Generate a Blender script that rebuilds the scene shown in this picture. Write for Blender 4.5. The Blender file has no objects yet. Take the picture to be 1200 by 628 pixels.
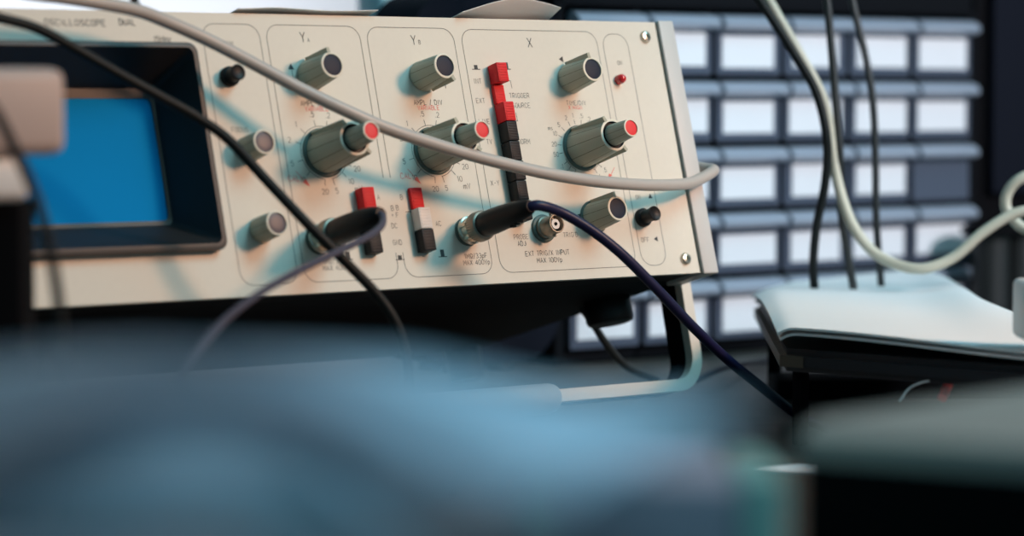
import bpy, bmesh, math, random
from mathutils import Vector as V, Matrix
random.seed(4)
C = bpy.context.scene.collection
R = math.radians
sin, cos, PI = math.sin, math.cos, math.pi

# ------------------------------------------------------------------ camera frame
BENCH = 0.75
CAMZ = BENCH + 0.170
F, YAW, PITCH, TILT = 3280.0, R(38.5), R(3.52), R(15.6)
fw = V((sin(YAW)*cos(PITCH), cos(YAW)*cos(PITCH), -sin(PITCH)))
rt = V((cos(YAW), -sin(YAW), 0))
up = rt.cross(fw)
EYE = V((0, 0, CAMZ))
def ray(x, y): return fw + rt*((x-600)/F) - up*((y-314)/F)
def at(x, y, d): return EYE + ray(x, y)*d                      # point at depth d
def atz(x, y, z):
    r = ray(x, y); return EYE + r*((z-EYE.z)/r.z)
def atY(x, y, Y):
    r = ray(x, y); return EYE + r*(Y/r.y)
# instrument panel frame: u right, v up the panel, h out of the panel (millimetres)
PO = EYE + ray(520, 178)*1.39
pu, pv, pn = V((1, 0, 0)), V((0, sin(TILT), cos(TILT))), V((0, -cos(TILT), sin(TILT)))
def uv(x, y, h=0):
    r = ray(x, y); O = PO + pn*(h/1000)
    k = (O-EYE).dot(pn)/r.dot(pn); q = EYE + r*k - O
    return q.dot(pu)*1000, q.dot(pv)*1000
def PW(u, v, h=0): return PO + (pu*u + pv*v + pn*h)/1000
def atp(x, y, h):
    u, v = uv(x, y, h); return PW(u, v, h)
SM = Matrix.Translation(PW(0, -68, 0)) @ Matrix.Rotation(-TILT, 4, 'X')
def L(u, v, h=0): return V((u, -h, v+68))/1000               # panel -> instrument-local

# ------------------------------------------------------------------ materials
def mat(name, col, rough=0.5, metal=0.0, bump=0.0, scale=40, var=0.0, coat=0.0, emit=None, spec=None, trans=0.0):
    m = bpy.data.materials.new(name); m.use_nodes = True
    nt = m.node_tree; b = nt.nodes['Principled BSDF']
    b.inputs['Base Color'].default_value = (*col, 1); b.inputs['Roughness'].default_value = rough
    b.inputs['Metallic'].default_value = metal; b.inputs['Coat Weight'].default_value = coat
    if spec is not None: b.inputs['Specular IOR Level'].default_value = spec
    if trans: b.inputs['Transmission Weight'].default_value = trans
    if emit: b.inputs['Emission Color'].default_value = (*emit[:3], 1); b.inputs['Emission Strength'].default_value = emit[3]
    if bump or var:
        tc = nt.nodes.new('ShaderNodeTexCoord'); n = nt.nodes.new('ShaderNodeTexNoise')
        n.inputs['Scale'].default_value = scale; n.inputs['Detail'].default_value = 6
        nt.links.new(tc.outputs['Object'], n.inputs['Vector'])
        if var:
            mx = nt.nodes.new('ShaderNodeMix'); mx.data_type = 'RGBA'
            mx.inputs['A'].default_value = (*[c*(1-var) for c in col], 1)
            mx.inputs['B'].default_value = (*[min(1, c*(1+var)) for c in col], 1)
            nt.links.new(n.outputs['Fac'], mx.inputs['Factor']); nt.links.new(mx.outputs['Result'], b.inputs['Base Color'])
        if bump:
            bp = nt.nodes.new('ShaderNodeBump'); bp.inputs['Strength'].default_value = bump; bp.inputs['Distance'].default_value = 0.001
            nt.links.new(n.outputs['Fac'], bp.inputs['Height']); nt.links.new(bp.outputs['Normal'], b.inputs['Normal'])
    return m
M = dict(
    panel=mat('cream_panel', (.70, .655, .565), .5, bump=.03, scale=300, var=.03, spec=.35),
    trim=mat('grey_trim', (.55, .54, .52), .45, var=.03),
    case=mat('dark_case', (.018, .018, .02), .7, spec=.2),
    gasket=mat('dark_gasket', (.06, .075, .06), .7),
    bezel=mat('black_bezel', (.012, .012, .013), .55),
    bezelrim=mat('bezel_rim', (.085, .072, .065), .5),
    screen=mat('blue_screen', (.0, .25, .60), .75, spec=.08),
    knob=mat('grey_green_knob', (.41, .41, .325), .5, bump=.05, scale=500, spec=.35),
    groove_shade=mat('knob_groove_shade', (.09, .095, .075), .8, spec=.1),  # shade inside the knob grooves, painted as dark stripes
    skirt=mat('knob_skirt', (.09, .125, .11), .5),
    rim=mat('cream_rim', (.72, .67, .55), .45),
    cap=mat('navy_cap', (.016, .021, .038), .55, spec=.22),
    dullcap=mat('grey_cap', (.10, .085, .10), .4, spec=.3),
    redcap=mat('red_cap', (.80, .05, .055), .5, spec=.25),
    redbtn=mat('red_button', (.70, .022, .028), .5, spec=.2),
    blackbtn=mat('black_button', (.018, .018, .02), .5, spec=.22),
    whitebtn=mat('white_button', (.72, .71, .68), .4),
    blackpl=mat('black_plastic', (.010, .010, .011), .45, spec=.22),
    rubber=mat('black_rubber', (.012, .010, .010), .38, spec=.4),
    chrome=mat('nickel', (.62, .57, .48), .28, 1.0),
    dullmetal=mat('dull_nickel', (.30, .27, .22), .42, .75),
    brass=mat('brass', (.6, .45, .25), .3, 1.0),
    insul=mat('white_insulator', (.8, .78, .74), .5),
    led=mat('red_lens', (.55, .01, .015), .12, coat=.6),
    ink=mat('dark_ink', (.05, .05, .05), .7),
    fineink=mat('grey_ink', (.12, .118, .11), .7),
    redink=mat('red_ink', (.75, .16, .13), .7),
    bail=mat('cream_metal', (.66, .62, .54), .4),
    grip=mat('grey_grip', (.36, .40, .43), .4),
    greycab=mat('grey_cable', (.46, .42, .385), .42, bump=.05, scale=200),
    blackcab=mat('black_cable', (.010, .012, .012), .5, spec=.22),
    navycab=mat('navy_cable', (.010, .010, .045), .42, spec=.3),
    darkcab=mat('dark_cable', (.02, .022, .022), .4),
    creamcab=mat('cream_cable', (.62, .56, .44), .45),
    mauvecab=mat('mauve_grey_cable', (.075, .068, .095), .5, spec=.25),
    cabinet=mat('cabinet_shell', (.007, .008, .010), .8, spec=.04),
    drawer=mat('blue_grey_plastic', (.085, .10, .14), .25, coat=.3),
    lip=mat('pale_blue_plastic', (.33, .38, .46), .2, coat=.4),
    card=mat('white_card', (.84, .85, .88), .6),
    paper=mat('white_paper', (.86, .86, .86), .65, bump=.15, scale=8),
    slab=mat('dark_slab', (.012, .011, .016), .4),
    maskbr=mat('mask_brown', (.05, .033, .026), .5),
    brown=mat('brown_edge', (.10, .065, .045), .5),
    black=mat('matt_black', (.005, .005, .006), .8, spec=.05),
    navybox=mat('black_navy_box', (.010, .012, .019), .8, spec=.04),
    beige=mat('beige_plastic', (.58, .45, .40), .5),
    white=mat('white_plastic', (.8, .79, .77), .45),
    blue=mat('blue_plastic', (.215, .40, .51), .5, var=.12, scale=9),
    littop=mat('grey_lit_top', (.50, .47, .43), .6, var=.1, scale=12),  # black case's top, lightened in colour to look lit
    lav=mat('lavender_paper', (.60, .55, .68), .6),
    mint=mat('mint_plastic', (.50, .86, .78), .4),
    orange=mat('red_wire', (.75, .03, .03), .4),
    clearw=mat('white_wire', (.8, .8, .8), .4),
    bench=mat('dark_worn_bench', (.075, .062, .052), .55, bump=.4, scale=60, var=.45),
    wall=mat('pale_wall', (.82, .83, .86), .8, bump=.1, scale=60),
    floor=mat('grey_floor', (.12, .12, .12), .7, var=.2, scale=20),
    palebl=mat('pale_blue_plastic_sheet', (.42, .68, .76), .4),
)

# ------------------------------------------------------------------ mesh helpers
def thing(name, label, cat, loc, group=None, rot=None):
    o = bpy.data.objects.new(name, None); C.objects.link(o); o.empty_display_size = .02
    o.location = loc
    if rot: o.rotation_euler = rot
    tag(o, label, cat, group); return o
def tag(o, label, cat, group=None):
    o['label'] = label; o['category'] = cat
    if group: o['group'] = group
    return o
def obj(name, bm, m, parent=None, inv=None, smooth=True, label=None, base=False):
    """link a bmesh as one object; inv brings world verts into the parent's frame; base puts the origin under the mesh"""
    loc = None
    if inv is not None: bm.transform(inv)
    if base:
        xs = [v.co for v in bm.verts]
        loc = V(((min(c.x for c in xs)+max(c.x for c in xs))/2, (min(c.y for c in xs)+max(c.y for c in xs))/2, min(c.z for c in xs)))
        bm.transform(Matrix.Translation(-loc))
    bmesh.ops.recalc_face_normals(bm, faces=bm.faces)
    me = bpy.data.meshes.new(name); bm.to_mesh(me); bm.free()
    for k in (m if isinstance(m, (list, tuple)) else [m]): me.materials.append(k)
    o = bpy.data.objects.new(name, me); C.objects.link(o)
    if loc is not None: o.location = loc
    if parent: o.parent = parent
    if smooth:
        for p in me.polygons: p.use_smooth = True
        try: me.set_sharp_from_angle(angle=R(38))
        except Exception: pass
    if label: o['label'] = label
    return o
def inv(root):
    return Matrix.Translation(-V(root.location))
def bx(bm, lo, hi, bev=0, seg=2, M4=None):
    """box from corner to corner (metres)"""
    vs = [bm.verts.new((x, y, z)) for x in (lo[0], hi[0]) for y in (lo[1], hi[1]) for z in (lo[2], hi[2])]
    fs = [bm.faces.new([vs[i] for i in q]) for q in ((0,1,3,2),(4,6,7,5),(0,4,5,1),(2,3,7,6),(0,2,6,4),(1,5,7,3))]
    if bev:
        es = list({e for f in fs for e in f.edges})
        r = bmesh.ops.bevel(bm, geom=es, offset=bev, segments=seg, profile=.5, affect='EDGES')
        vs = list({v for f in r['faces'] for v in f.verts} | {v for v in vs if v.is_valid})
    if M4 is not None: bmesh.ops.transform(bm, matrix=M4, verts=vs)
    return vs
def ubox(bm, u0, u1, v0, v1, h0, h1, bev=0, seg=2):
    a, b = L(u0, v0, h1), L(u1, v1, h0)
    return bx(bm, a, b, bev/1000, seg)
def lathe(bm, prof, u=0, v=0, n=48, rad=None, matf=None, xf=None, capend=True, capstart=False):
    """profile [(r, h)] in mm about an axis along the panel normal at (u, v); rad(angle, r, h) may modulate"""
    rings = []
    P_ = xf or (lambda a, b, h: L(u+a, v+b, h))
    for r, h in prof:
        ring = []
        for i in range(n):
            a = 2*PI*i/n; rr = rad(i, r, h) if rad else r
            ring.append(bm.verts.new(P_(rr*cos(a), rr*sin(a), h)))
        rings.append(ring)
    for j in range(len(rings)-1):
        for i in range(n):
            f = bm.faces.new((rings[j][i], rings[j][(i+1) % n], rings[j+1][(i+1) % n], rings[j+1][i]))
            if matf: f.material_index = matf(i, j)
    if capend: bm.faces.new(rings[-1])
    if capstart: bm.faces.new(rings[0][::-1])
def prism(bm, poly, h0, h1, P_=None):
    P_ = P_ or L
    a = [bm.verts.new(P_(x, y, h0)) for x, y in poly]; b = [bm.verts.new(P_(x, y, h1)) for x, y in poly]
    bm.faces.new(a[::-1]); bm.faces.new(b); n = len(poly)
    for i in range(n): bm.faces.new((a[i], a[(i+1) % n], b[(i+1) % n], b[i]))
def spline(pts, k=10):
    pts = [V(p) for p in pts]; P2 = [pts[0]*2-pts[1]] + pts + [pts[-1]*2-pts[-2]]; out = []
    for i in range(1, len(P2)-2):
        a, b, c, d = P2[i-1:i+3]
        for s in range(k):
            t = s/k
            out.append(.5*((2*b)+(c-a)*t+(2*a-5*b+4*c-d)*t*t+(3*b-a-3*c+d)*t**3))
    out.append(pts[-1]); return out
def tube(bm, pts, r, n=14, smoothk=10, rfun=None):
    ps = spline(pts, smoothk) if smoothk else [V(p) for p in pts]
    t0 = (ps[1]-ps[0]).normalized(); nrm = t0.orthogonal().normalized(); rings = []
    for i, p in enumerate(ps):
        t = (ps[min(i+1, len(ps)-1)]-ps[max(i-1, 0)]).normalized()
        nrm = (nrm - t*nrm.dot(t)).normalized(); bn = t.cross(nrm)
        rr = rfun(i/(len(ps)-1)) if rfun else r
        rings.append([bm.verts.new(p+(nrm*cos(2*PI*k/n)+bn*sin(2*PI*k/n))*rr) for k in range(n)])
    for a, b in zip(rings, rings[1:]):
        for k in range(n): bm.faces.new((a[k], a[(k+1) % n], b[(k+1) % n], b[k]))
    bm.faces.new(rings[0][::-1]); bm.faces.new(rings[-1])
def sweep_rect(bm, pts, w, d, wdir_fn):
    """strap of rectangular section; wdir_fn(i, tangent) -> width axis, d along the third"""
    rings = []
    for i, p in enumerate(pts):
        t = (pts[min(i+1, len(pts)-1)]-pts[max(i-1, 0)]).normalized(); b = wdir_fn(i, t).normalized(); c = t.cross(b).normalized()
        rings.append([bm.verts.new(p+b*sx*w/2+c*sy*d/2) for sx, sy in ((-1,-1),(1,-1),(1,1),(-1,1))])
    for a, b in zip(rings, rings[1:]):
        for k in range(4): bm.faces.new((a[k], a[(k+1) % 4], b[(k+1) % 4], b[k]))
    bm.faces.new(rings[0][::-1]); bm.faces.new(rings[-1])
_lift = [0]
def ribbon(bm, pts, w, closed=False, h=.06):
    """flat printed line on the panel through (u, v) points"""
    if closed: pts = list(pts)+[pts[0], pts[1]]
    n = len(pts); lv, rv = [], []
    _lift[0] = (_lift[0]+1) % 7; hh = h+_lift[0]*.004
    for i in range(n):
        a = V((*pts[max(i-1, 0)], 0)); b = V((*pts[i], 0)); c = V((*pts[min(i+1, n-1)], 0))
        t = ((b-a).normalized()+(c-b).normalized())
        t = t.normalized() if t.length > 1e-6 else (c-a).normalized()
        s = 1/max(.5, abs(t.dot((c-b).normalized() if i < n-1 else (b-a).normalized())))
        q = V((-t.y, t.x, 0))*w/2*s
        lv.append(bm.verts.new(L(b.x+q.x, b.y+q.y, hh))); rv.append(bm.verts.new(L(b.x-q.x, b.y-q.y, hh)))
    for i in range(n-1): bm.faces.new((lv[i], rv[i], rv[i+1], lv[i+1]))
def rrect(u0, u1, v0, v1, r, k=6):
    out = []
    for cx, cy, a0 in ((u1-r, v1-r, 0), (u0+r, v1-r, 90), (u0+r, v0+r, 180), (u1-r, v0+r, 270)):
        for i in range(k+1):
            a = R(a0+90*i/k); out.append((cx+r*cos(a), cy+r*sin(a)))
    return out
# stroke lettering on a 4 x 6 grid
def _arc(cx, cy, rx, ry, a0, a1, k=8): return [(cx+rx*cos(R(a0+(a1-a0)*i/k)), cy+ry*sin(R(a0+(a1-a0)*i/k))) for i in range(k+1)]
O_ = _arc(2, 4, 2, 2, 0, 180)+_arc(2, 2, 2, 2, 180, 360)+[(4, 4)]
GL = {
 'A': [[(0,0),(2,6),(4,0)],[(.7,2),(3.3,2)]], 'B': [[(0,0),(0,6),(2.5,6)]+_arc(2.5,4.6,1.3,1.4,90,-90)+[(0,3.2)],[(2.5,3.2)]+_arc(2.4,1.6,1.6,1.6,90,-90)+[(0,0)]],
 'C': [_arc(2,4,2,2,20,180)+_arc(2,2,2,2,180,340)], 'D': [[(0,0),(0,6),(1.8,6)]+_arc(1.8,3,2.2,3,90,-90)+[(0,0)]],
 'E': [[(4,6),(0,6),(0,0),(4,0)],[(0,3),(3.2,3)]], 'F': [[(4,6),(0,6),(0,0)],[(0,3),(3.2,3)]],
 'G': [_arc(2,4,2,2,20,180)+_arc(2,2,2,2,180,360)+[(4,2.8),(2.3,2.8)]], 'H': [[(0,0),(0,6)],[(4,0),(4,6)],[(0,3),(4,3)]],
 'I': [[(1,0),(1,6)]], 'J': [[(3.5,6),(3.5,1.6)]+_arc(1.9,1.6,1.6,1.6,0,-160)], 'L': [[(0,6),(0,0),(3.6,0)]],
 'M': [[(0,0),(0,6),(2.3,2.2),(4.6,6),(4.6,0)]], 'N': [[(0,0),(0,6),(4,0),(4,6)]], 'O': [O_], 'P': [[(0,0),(0,6),(2.4,6)]+_arc(2.4,4.4,1.6,1.6,90,-90)+[(0,2.8)]],
 'R': [[(0,0),(0,6),(2.4,6)]+_arc(2.4,4.4,1.6,1.6,90,-90)+[(0,2.8)],[(2,2.8),(4,0)]],
 'S': [_arc(2,4.5,1.9,1.5,30,270)+_arc(2,1.5,1.9,1.5,90,-150)], 'T': [[(0,6),(4,6)],[(2,6),(2,0)]],
 'U': [[(0,6),(0,2)]+_arc(2,2,2,2,180,360)+[(4,6)]], 'V': [[(0,6),(2,0),(4,6)]], 'X': [[(0,0),(4,6)],[(0,6),(4,0)]], 'Y': [[(0,6),(2,3),(4,6)],[(2,3),(2,0)]],
 'p': [[(0,-1.6),(0,4)],_arc(1.6,2,1.6,2,180,-180,14)], 'm': [[(0,0),(0,4)],[(0,3)]+_arc(1.2,2.8,1.2,1.2,180,0)+[(2.4,0)],[(2.4,2.8)]+_arc(3.6,2.8,1.2,1.2,180,0)+[(4.8,0)]],
 's': [_arc(1.6,3,1.3,1,30,270)+_arc(1.6,1,1.3,1,90,-150)], 'z': [[(0,4),(3,4),(0,0),(3,0)]],
 '0': [O_], '1': [[(.5,4.8),(1.6,6),(1.6,0)]], '2': [_arc(2,4.2,1.9,1.8,160,-30)+[(0,0),(4,0)]], '3': [_arc(2,4.5,1.8,1.5,150,-90),_arc(2,1.5,2,1.5,90,-150)],
 '4': [[(3,0),(3,6),(0,1.8),(4,1.8)]], '5': [[(3.7,6),(.5,6),(.3,3.4)]+_arc(1.9,2,2,2,110,-150)], '/': [[(0,-.5),(2.6,6.5)]], '.': [[(.6,0),(.6,.7)]], '-': [[(.6,3),(3.2,3)]],
 'W': [[(0,0),(1.3,0),(1.3,1)]+_arc(2.2,3.6,2.1,2.4,-110,-430,12)[::1]+[(3.1,1),(3.1,0),(4.4,0)]], 'u': [[(0,-1.6),(0,4)],[(0,1.2)]+_arc(1.5,1.2,1.5,1.2,180,360)+[(3,4)],[(3,1.2),(3,0)]], "'": [[(.6,6),(.6,4.8)]], '+': [[(.4,3),(3.4,3)],[(1.9,1.5),(1.9,4.5)]],
}
GW = {'I': 2, '1': 2.2, '.': 1.2, "'": 1.2, '/': 2.8, 'M': 4.6, 'm': 4.8, 's': 3, 'p': 3.2, ' ': 2.4, '-': 3.8, 'W': 4.4, 'z': 3, 'u': 3}
def text(bm, s, u, v, hgt, anchor='c', w=.26, sx=.86, gap=1.75):
    k = hgt/6; tot = sum(GW.get(c, 4)+gap for c in s)-gap
    x = {'c': -tot/2, 'l': 0, 'r': -tot}[anchor]
    for c in s:
        for st in GL.get(c, []):
            if len(st) < 2: continue
            ribbon(bm, [(u+(x+px)*k*sx, v-hgt/2+py*k) for px, py in st], w)
        x += GW.get(c, 4)+gap
NB = bmesh.new

def frame_plate(bm, o, i, h0, h1):
    pts = lambda q: [(q[0], q[2]), (q[1], q[2]), (q[1], q[3]), (q[0], q[3])]
    a0 = [bm.verts.new(L(*p, h0)) for p in pts(o)]; a1 = [bm.verts.new(L(*p, h1)) for p in pts(o)]
    b0 = [bm.verts.new(L(*p, h0)) for p in pts(i)]; b1 = [bm.verts.new(L(*p, h1)) for p in pts(i)]
    for k in range(4):
        j = (k+1) % 4
        bm.faces.new((a1[k], a1[j], b1[j], b1[k])); bm.faces.new((a0[k], a0[j], b0[j], b0[k]))
        bm.faces.new((a0[k], a0[j], a1[j], a1[k])); bm.faces.new((b0[k], b0[j], b1[j], b1[k]))
# ------------------------------------------------------------------ the oscilloscope
scope = thing('oscilloscope', 'cream-fronted two channel oscilloscope with blue screen and grey knobs, propped up on its carrying bail', 'oscilloscope', SM.translation, rot=(-TILT, 0, 0))
bm = NB(); ubox(bm, -258, 165.5, -66.5, 68.5, -222, -25.2, 2); frame_plate(bm, (-258, 165.5, -66.5, 68.5), (-245.4, -140, -43.4, 51.4), -25.2, -3)
case = obj('case', bm, M['case'], scope)
# front panel plate with the screen opening
bm = NB(); frame_plate(bm, (-250, 155.6, -67.8, 69.6), (-245, -140.5, -43, 51), -3, 0)
panel = obj('front_panel', bm, M['panel'], scope, smooth=False)
for u0, u1 in ((155.6, 157.4), (-251.8, -250)):
    bm = NB(); ubox(bm, u0, u1, -67.6, 69.4, -3, -.9)
    obj('panel_gasket', bm, M['gasket'], scope, label='dark green-grey seam beside the panel', smooth=False)
for u0, u1 in ((157.4, 168), (-262.4, -251.8)):
    bm = NB(); ubox(bm, u0, u1, -68.6, 70.4, -30, 1.2, .8, 3); obj('side_trim', bm, M['trim'], scope, label='pale grey side strip')
# printed boxes
bm = NB(); W = .3
for q in ((-130.4, -98.3, -62.6, 64.2), (116.6, 133.8, -62.6, 62.6)):
    ribbon(bm, rrect(*q, 7), W, True)
def upper_U(u0, u1, vt, vb, left=True, right=True):
    r = 7; p = [(u0, vb)] + [(u0+r+r*cos(R(180-15*i)), vt-r+r*sin(R(180-15*i))) for i in range(7)] + [(u1-r+r*cos(R(90-15*i)), vt-r+r*sin(R(90-15*i))) for i in range(7)] + [(u1, vb)]
    return p
def lower_U(u0, u1, vt, vb):
    return [(x, 2*0-y) for x, y in upper_U(u0, u1, -vb, -vt)]
ribbon(bm, upper_U(-94.4, -39.5, 64.2, -12.5)[1:], W); ribbon(bm, [(-94.4, 57.5), (-94.4, -56)], W)
ribbon(bm, lower_U(-94.4, -39.5, -50, -62.6), W); 
ribbon(bm, upper_U(-35.3, 18.4, 64, -12.5)[:-1], W); ribbon(bm, [(18.4, 57.5), (18.4, -56)], W)
ribbon(bm, lower_U(-35.3, 18.4, -50, -62.6), W)
ribbon(bm, rrect(23.3, 112.6, -62.6, 63.7, 7), W, True)
obj('printed_boxes', bm, M['fineink'], panel, smooth=False, label='thin dark printed outlines')

ink, red, fine = NB(), NB(), NB()
def T(b, s, x, y, hgt=3.0, anchor='c', w=.24, sx=.84): text(b, s, *uv(x, y), hgt*(.83 if hgt < 4 else 1), anchor, w, sx)
T(ink, 'Y', 354.5, 43.5, 5.0, w=.42); T(fine, 'A', 361.5, 47, 2.4)
T(ink, 'Y', 484.5, 47, 5.0, w=.42); T(fine, 'B', 491.5, 49.5, 2.4)
T(ink, 'X', 620.5, 50, 5.0, w=.45)
T(ink, 'AMPL / DIV', 501.5, 120, 3.0, w=.3); T(red, 'VARIABLE', 502, 126.3, 2.7, w=.28)
T(ink, 'AMPL / DIV', 370, 121, 3.0, w=.3); T(red, 'VARIABLE', 371, 127.5, 2.7, w=.28)
T(fine, 'TIME/DIV', 675, 120.6, 2.8); T(red, 'X MAGN', 674, 126, 2.4, w=.24)
for cx, names in ((-6.2, True), (-72.2, True)):
    dx = cx+6.2
    arcR = 13.2
    ribbon(ink, [(cx+arcR*cos(R(a)), .5+arcR*sin(R(a))) for a in range(62, 262, 6)], .26)
    ribbon(ink, [(cx+arcR*cos(R(a)), .5+arcR*sin(R(a))) for a in range(280, 330, 6)], .26)
    for s, a in (('.2', 73), ('.5', 100), ('1', 133), ('2', 160), ('5', 195), ('10', 223), ('20', 262), ('5', 282), ('10', 312), ('20', 335)):
        c, s_ = cos(R(a)), sin(R(a))
        ribbon(ink, [(cx+arcR*c, .5+arcR*s_), (cx+(arcR+3.2)*c, .5+(arcR+3.2)*s_)], .28)
        text(ink, s, cx+(arcR+6.6)*c, .5+(arcR+6.2)*s_, 2.6, 'c', .25)
    u, v = uv(547, 218); text(ink, 'mV', u+dx, v, 2.8, 'c', .26)
    u, v = uv(475.5, 206); text(red, 'CAL', u+dx, v, 2.9, 'c', .28)
    a, b = uv(477.5, 198), uv(491, 213); a = (a[0]+dx, a[1]); b = (b[0]+dx, b[1])
    ribbon(red, [a, b], .3)
    d = V((b[0]-a[0], b[1]-a[1], 0)).normalized(); q = V((-d.y, d.x, 0))
    tip = (b[0]+d.x*1.6, b[1]+d.y*1.6); base = (b[0]-d.x*2.6, b[1]-d.y*2.6)
    vs = [red.verts.new(L(*p, .1)) for p in (tip, (base[0]+q.x*1.3, base[1]+q.y*1.3), (base[0]-q.x*1.3, base[1]-q.y*1.3))]; red.faces.new(vs)
# time base dial
cx, cy, ar = 89.2, .8, 12.9
for s, a in (('.2', 62), ('.5', 78), ('1', 96), ('2', 112), ('5', 134), ('10', 153), ('20', 172), ('50', 190), ('.1', 212), ('.2', 226), ('.5', 241), ('1', 300), ('.5', 318)):
    c, s_ = cos(R(a)), sin(R(a))
    ribbon(ink, [(cx+ar*c, cy+ar*s_), (cx+(ar+2.6)*c, cy+(ar+2.6)*s_)], .28)
    text(fine, s, cx+(ar+4.9)*c, cy+(ar+4.7)*s_, 2.3, 'c', .24)
ribbon(ink, [(cx+ar*cos(R(a)), cy+ar*sin(R(a))) for a in range(205, 245, 6)], .24)
ribbon(ink, [(cx+ar*cos(R(a)), cy+ar*sin(R(a))) for a in range(296, 322, 5)], .24)
ribbon(red, [(cx+21*cos(R(a)), cy+21*sin(R(a))) for a in range(212, 246, 6)], .28)
T(fine, 'ms', 644.5, 150, 2.6)
a, b = uv(720, 196), uv(715, 207); ribbon(red, [a, b], .3)
vs = [red.verts.new(L(*uv(*p), .1)) for p in ((712.5, 209.5), (713.5, 203), (717.5, 205.5))]; red.faces.new(vs)
# trigger legends
for s, x, y in (('INT', 559.5, 95), ('EXT', 563, 118), ('LINE', 567.5, 142.3), ('TV', 573.3, 166), ('X-Y', 580, 214.4)): T(fine, s, x, y, 3.0)
T(fine, 'TRIGGER', 597, 112, 3.0, 'l'); T(fine, 'SOURCE', 600.5, 123.5, 3.0, 'l'); T(fine, 'NORM', 607, 166, 3.0, 'l')
ribbon(fine, [uv(593, 94.5), uv(598, 94.8), uv(600, 103.5)], .3); ribbon(fine, [uv(601.5, 141.5), uv(606.5, 141.8), uv(604.5, 132)], .3)
def mark_in(x, y, big):
    u, v = uv(x, y); prism(ink, [(u-1.1, v-1), (u+1.1, v-1), (u+1.1, v+(2.4 if big else 1.0)), (u-1.1, v+(2.4 if big else 1.0))], .05, .1)
    ribbon(ink, [(u-2.6, v-1.2), (u+2.6, v-1.2)], .4)
mark_in(557.5, 78.5, False); mark_in(593.5, 78.5, True); mark_in(468.5, 301.5, False); mark_in(518.5, 298, True); mark_in(408, 301, True)
T(fine, 'PROBE', 610.5, 277.5, 2.9); T(ink, 'ADJ', 611.5, 285.3, 2.9, w=.3); T(fine, "TRIG'D", 668.5, 275, 2.9)
T(ink, 'EXT TRIG/X INPUT', 641.5, 296.3, 3.0, w=.28); T(ink, 'MAX 100Vp', 644, 304.6, 3.0, w=.3)
T(fine, '1MW/33pF', 557.5, 299.8, 2.9, w=.28); T(fine, 'MAX 400Vp', 558.5, 307.3, 2.9, w=.28)
T(fine, '1MW/33pF', 393, 306, 2.9, w=.28); T(fine, 'MAX 400Vp', 395, 313.5, 2.9, w=.28)
for s, x, y in (('A', 443.5, 231), ('B', 470.3, 231), ('B', 459.5, 244), ('B', 465.5, 243.5), ('F', 465.5, 252), ('+', 460, 252), ('DC', 462, 264.5), ('GND', 465.7, 284), ('AC', 513.5, 262)): T(fine, s, x, y, 2.9)
ribbon(ink, [uv(475, 248.2), uv(484.5, 248)], .3)
T(fine, 'ON', 726, 73.5, 2.6); T(fine, 'ON', 747.5, 231, 2.6); T(fine, 'OFF', 756, 281, 2.9)
def tri(b, x, y, r, rot=90):
    u, v = uv(x, y); vs = [b.verts.new(L(u+r*cos(R(rot+k*120)), v+r*sin(R(rot+k*120)), .1)) for k in range(3)]; b.faces.new(vs)
for x, y, r, a in ((341, 79, 2.0, 90), (658, 69.5, 1.9, -60), (679.5, 252.5, 1.7, 40), (762, 230.5, 1.7, 90), (769, 280, 1.7, 60)): tri(ink, x, y, r, a)
ribbon(ink, [uv(341.5, 80), uv(343.5, 92)], .3); ribbon(ink, [uv(521.5, 98), uv(522.3, 103.5)], .4)
T(ink, 'OSCILLOSCOPE', 88, 26.5, 3.5, w=.4, sx=1.0); T(ink, 'DUAL', 149, 26, 3.5, w=.42); T(ink, '15MHz', 190, 46, 3.2, w=.36)
T(fine, 'BEAM', 265, 51, 2.9); T(fine, 'FOCUS', 281, 152, 2.9)
obj('dark_lettering', ink, M['ink'], panel, smooth=False, label='dark printed scale marks and lettering')
obj('grey_lettering', fine, M['fineink'], panel, smooth=False, label='fine grey printed lettering')
obj('red_lettering', red, M['redink'], panel, smooth=False, label='red printed lettering and arrows')

# screen surround
def ring_loft(bm, loops, close_last=False):
    vs = [[bm.verts.new(L(x, y, h)) for x, y in pts] for pts, h in loops]
    n = len(vs[0])
    for a, b in zip(vs, vs[1:]):
        for k in range(n): bm.faces.new((a[k], a[(k+1) % n], b[(k+1) % n], b[k]))
    if close_last: bm.faces.new(vs[-1])
bm = NB(); ring_loft(bm, [(rrect(-248, -137.2, -46, 53.6, 5), -2.9), (rrect(-248, -137.2, -46, 53.6, 5), 4.2), (rrect(-247, -138.2, -45, 52.6, 4.4), 5), (rrect(-245, -140, -43, 51, 3.5), 5)])
bez = obj('screen_bezel', bm, M['bezelrim'], scope, label='dark grey-brown rim round the screen')
bm = NB(); ring_loft(bm, [(rrect(-245, -140, -43, 51, 3.5), 5), (rrect(-243, -149.5, -28, 38, 3), -20)])
obj('bezel_hood', bm, M['bezel'], bez, label='black sloping inner walls of the screen recess')
bm = NB(); ring_loft(bm, [(rrect(-243, -149.5, -28, 38, 3), -20), (rrect(-241.2, -151.2, -25.8, 33.4, 3), -20.5)])
obj('screen_mask', bm, M['maskbr'], bez, label='brown mask edge round the tube face')
bm = NB(); n = 12; g = [[bm.verts.new(L(-241.5+91*i/n, -26.2+60*j/n, -21.5+1.2*(1-((i/n-.5)**2+(j/n-.5)**2)*2))) for j in range(n+1)] for i in range(n+1)]
for i in range(n):
    for j in range(n): bm.faces.new((g[i][j], g[i+1][j], g[i+1][j+1], g[i][j+1]))
obj('screen', bm, M['screen'], scope, label='blue unlit screen')

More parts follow.
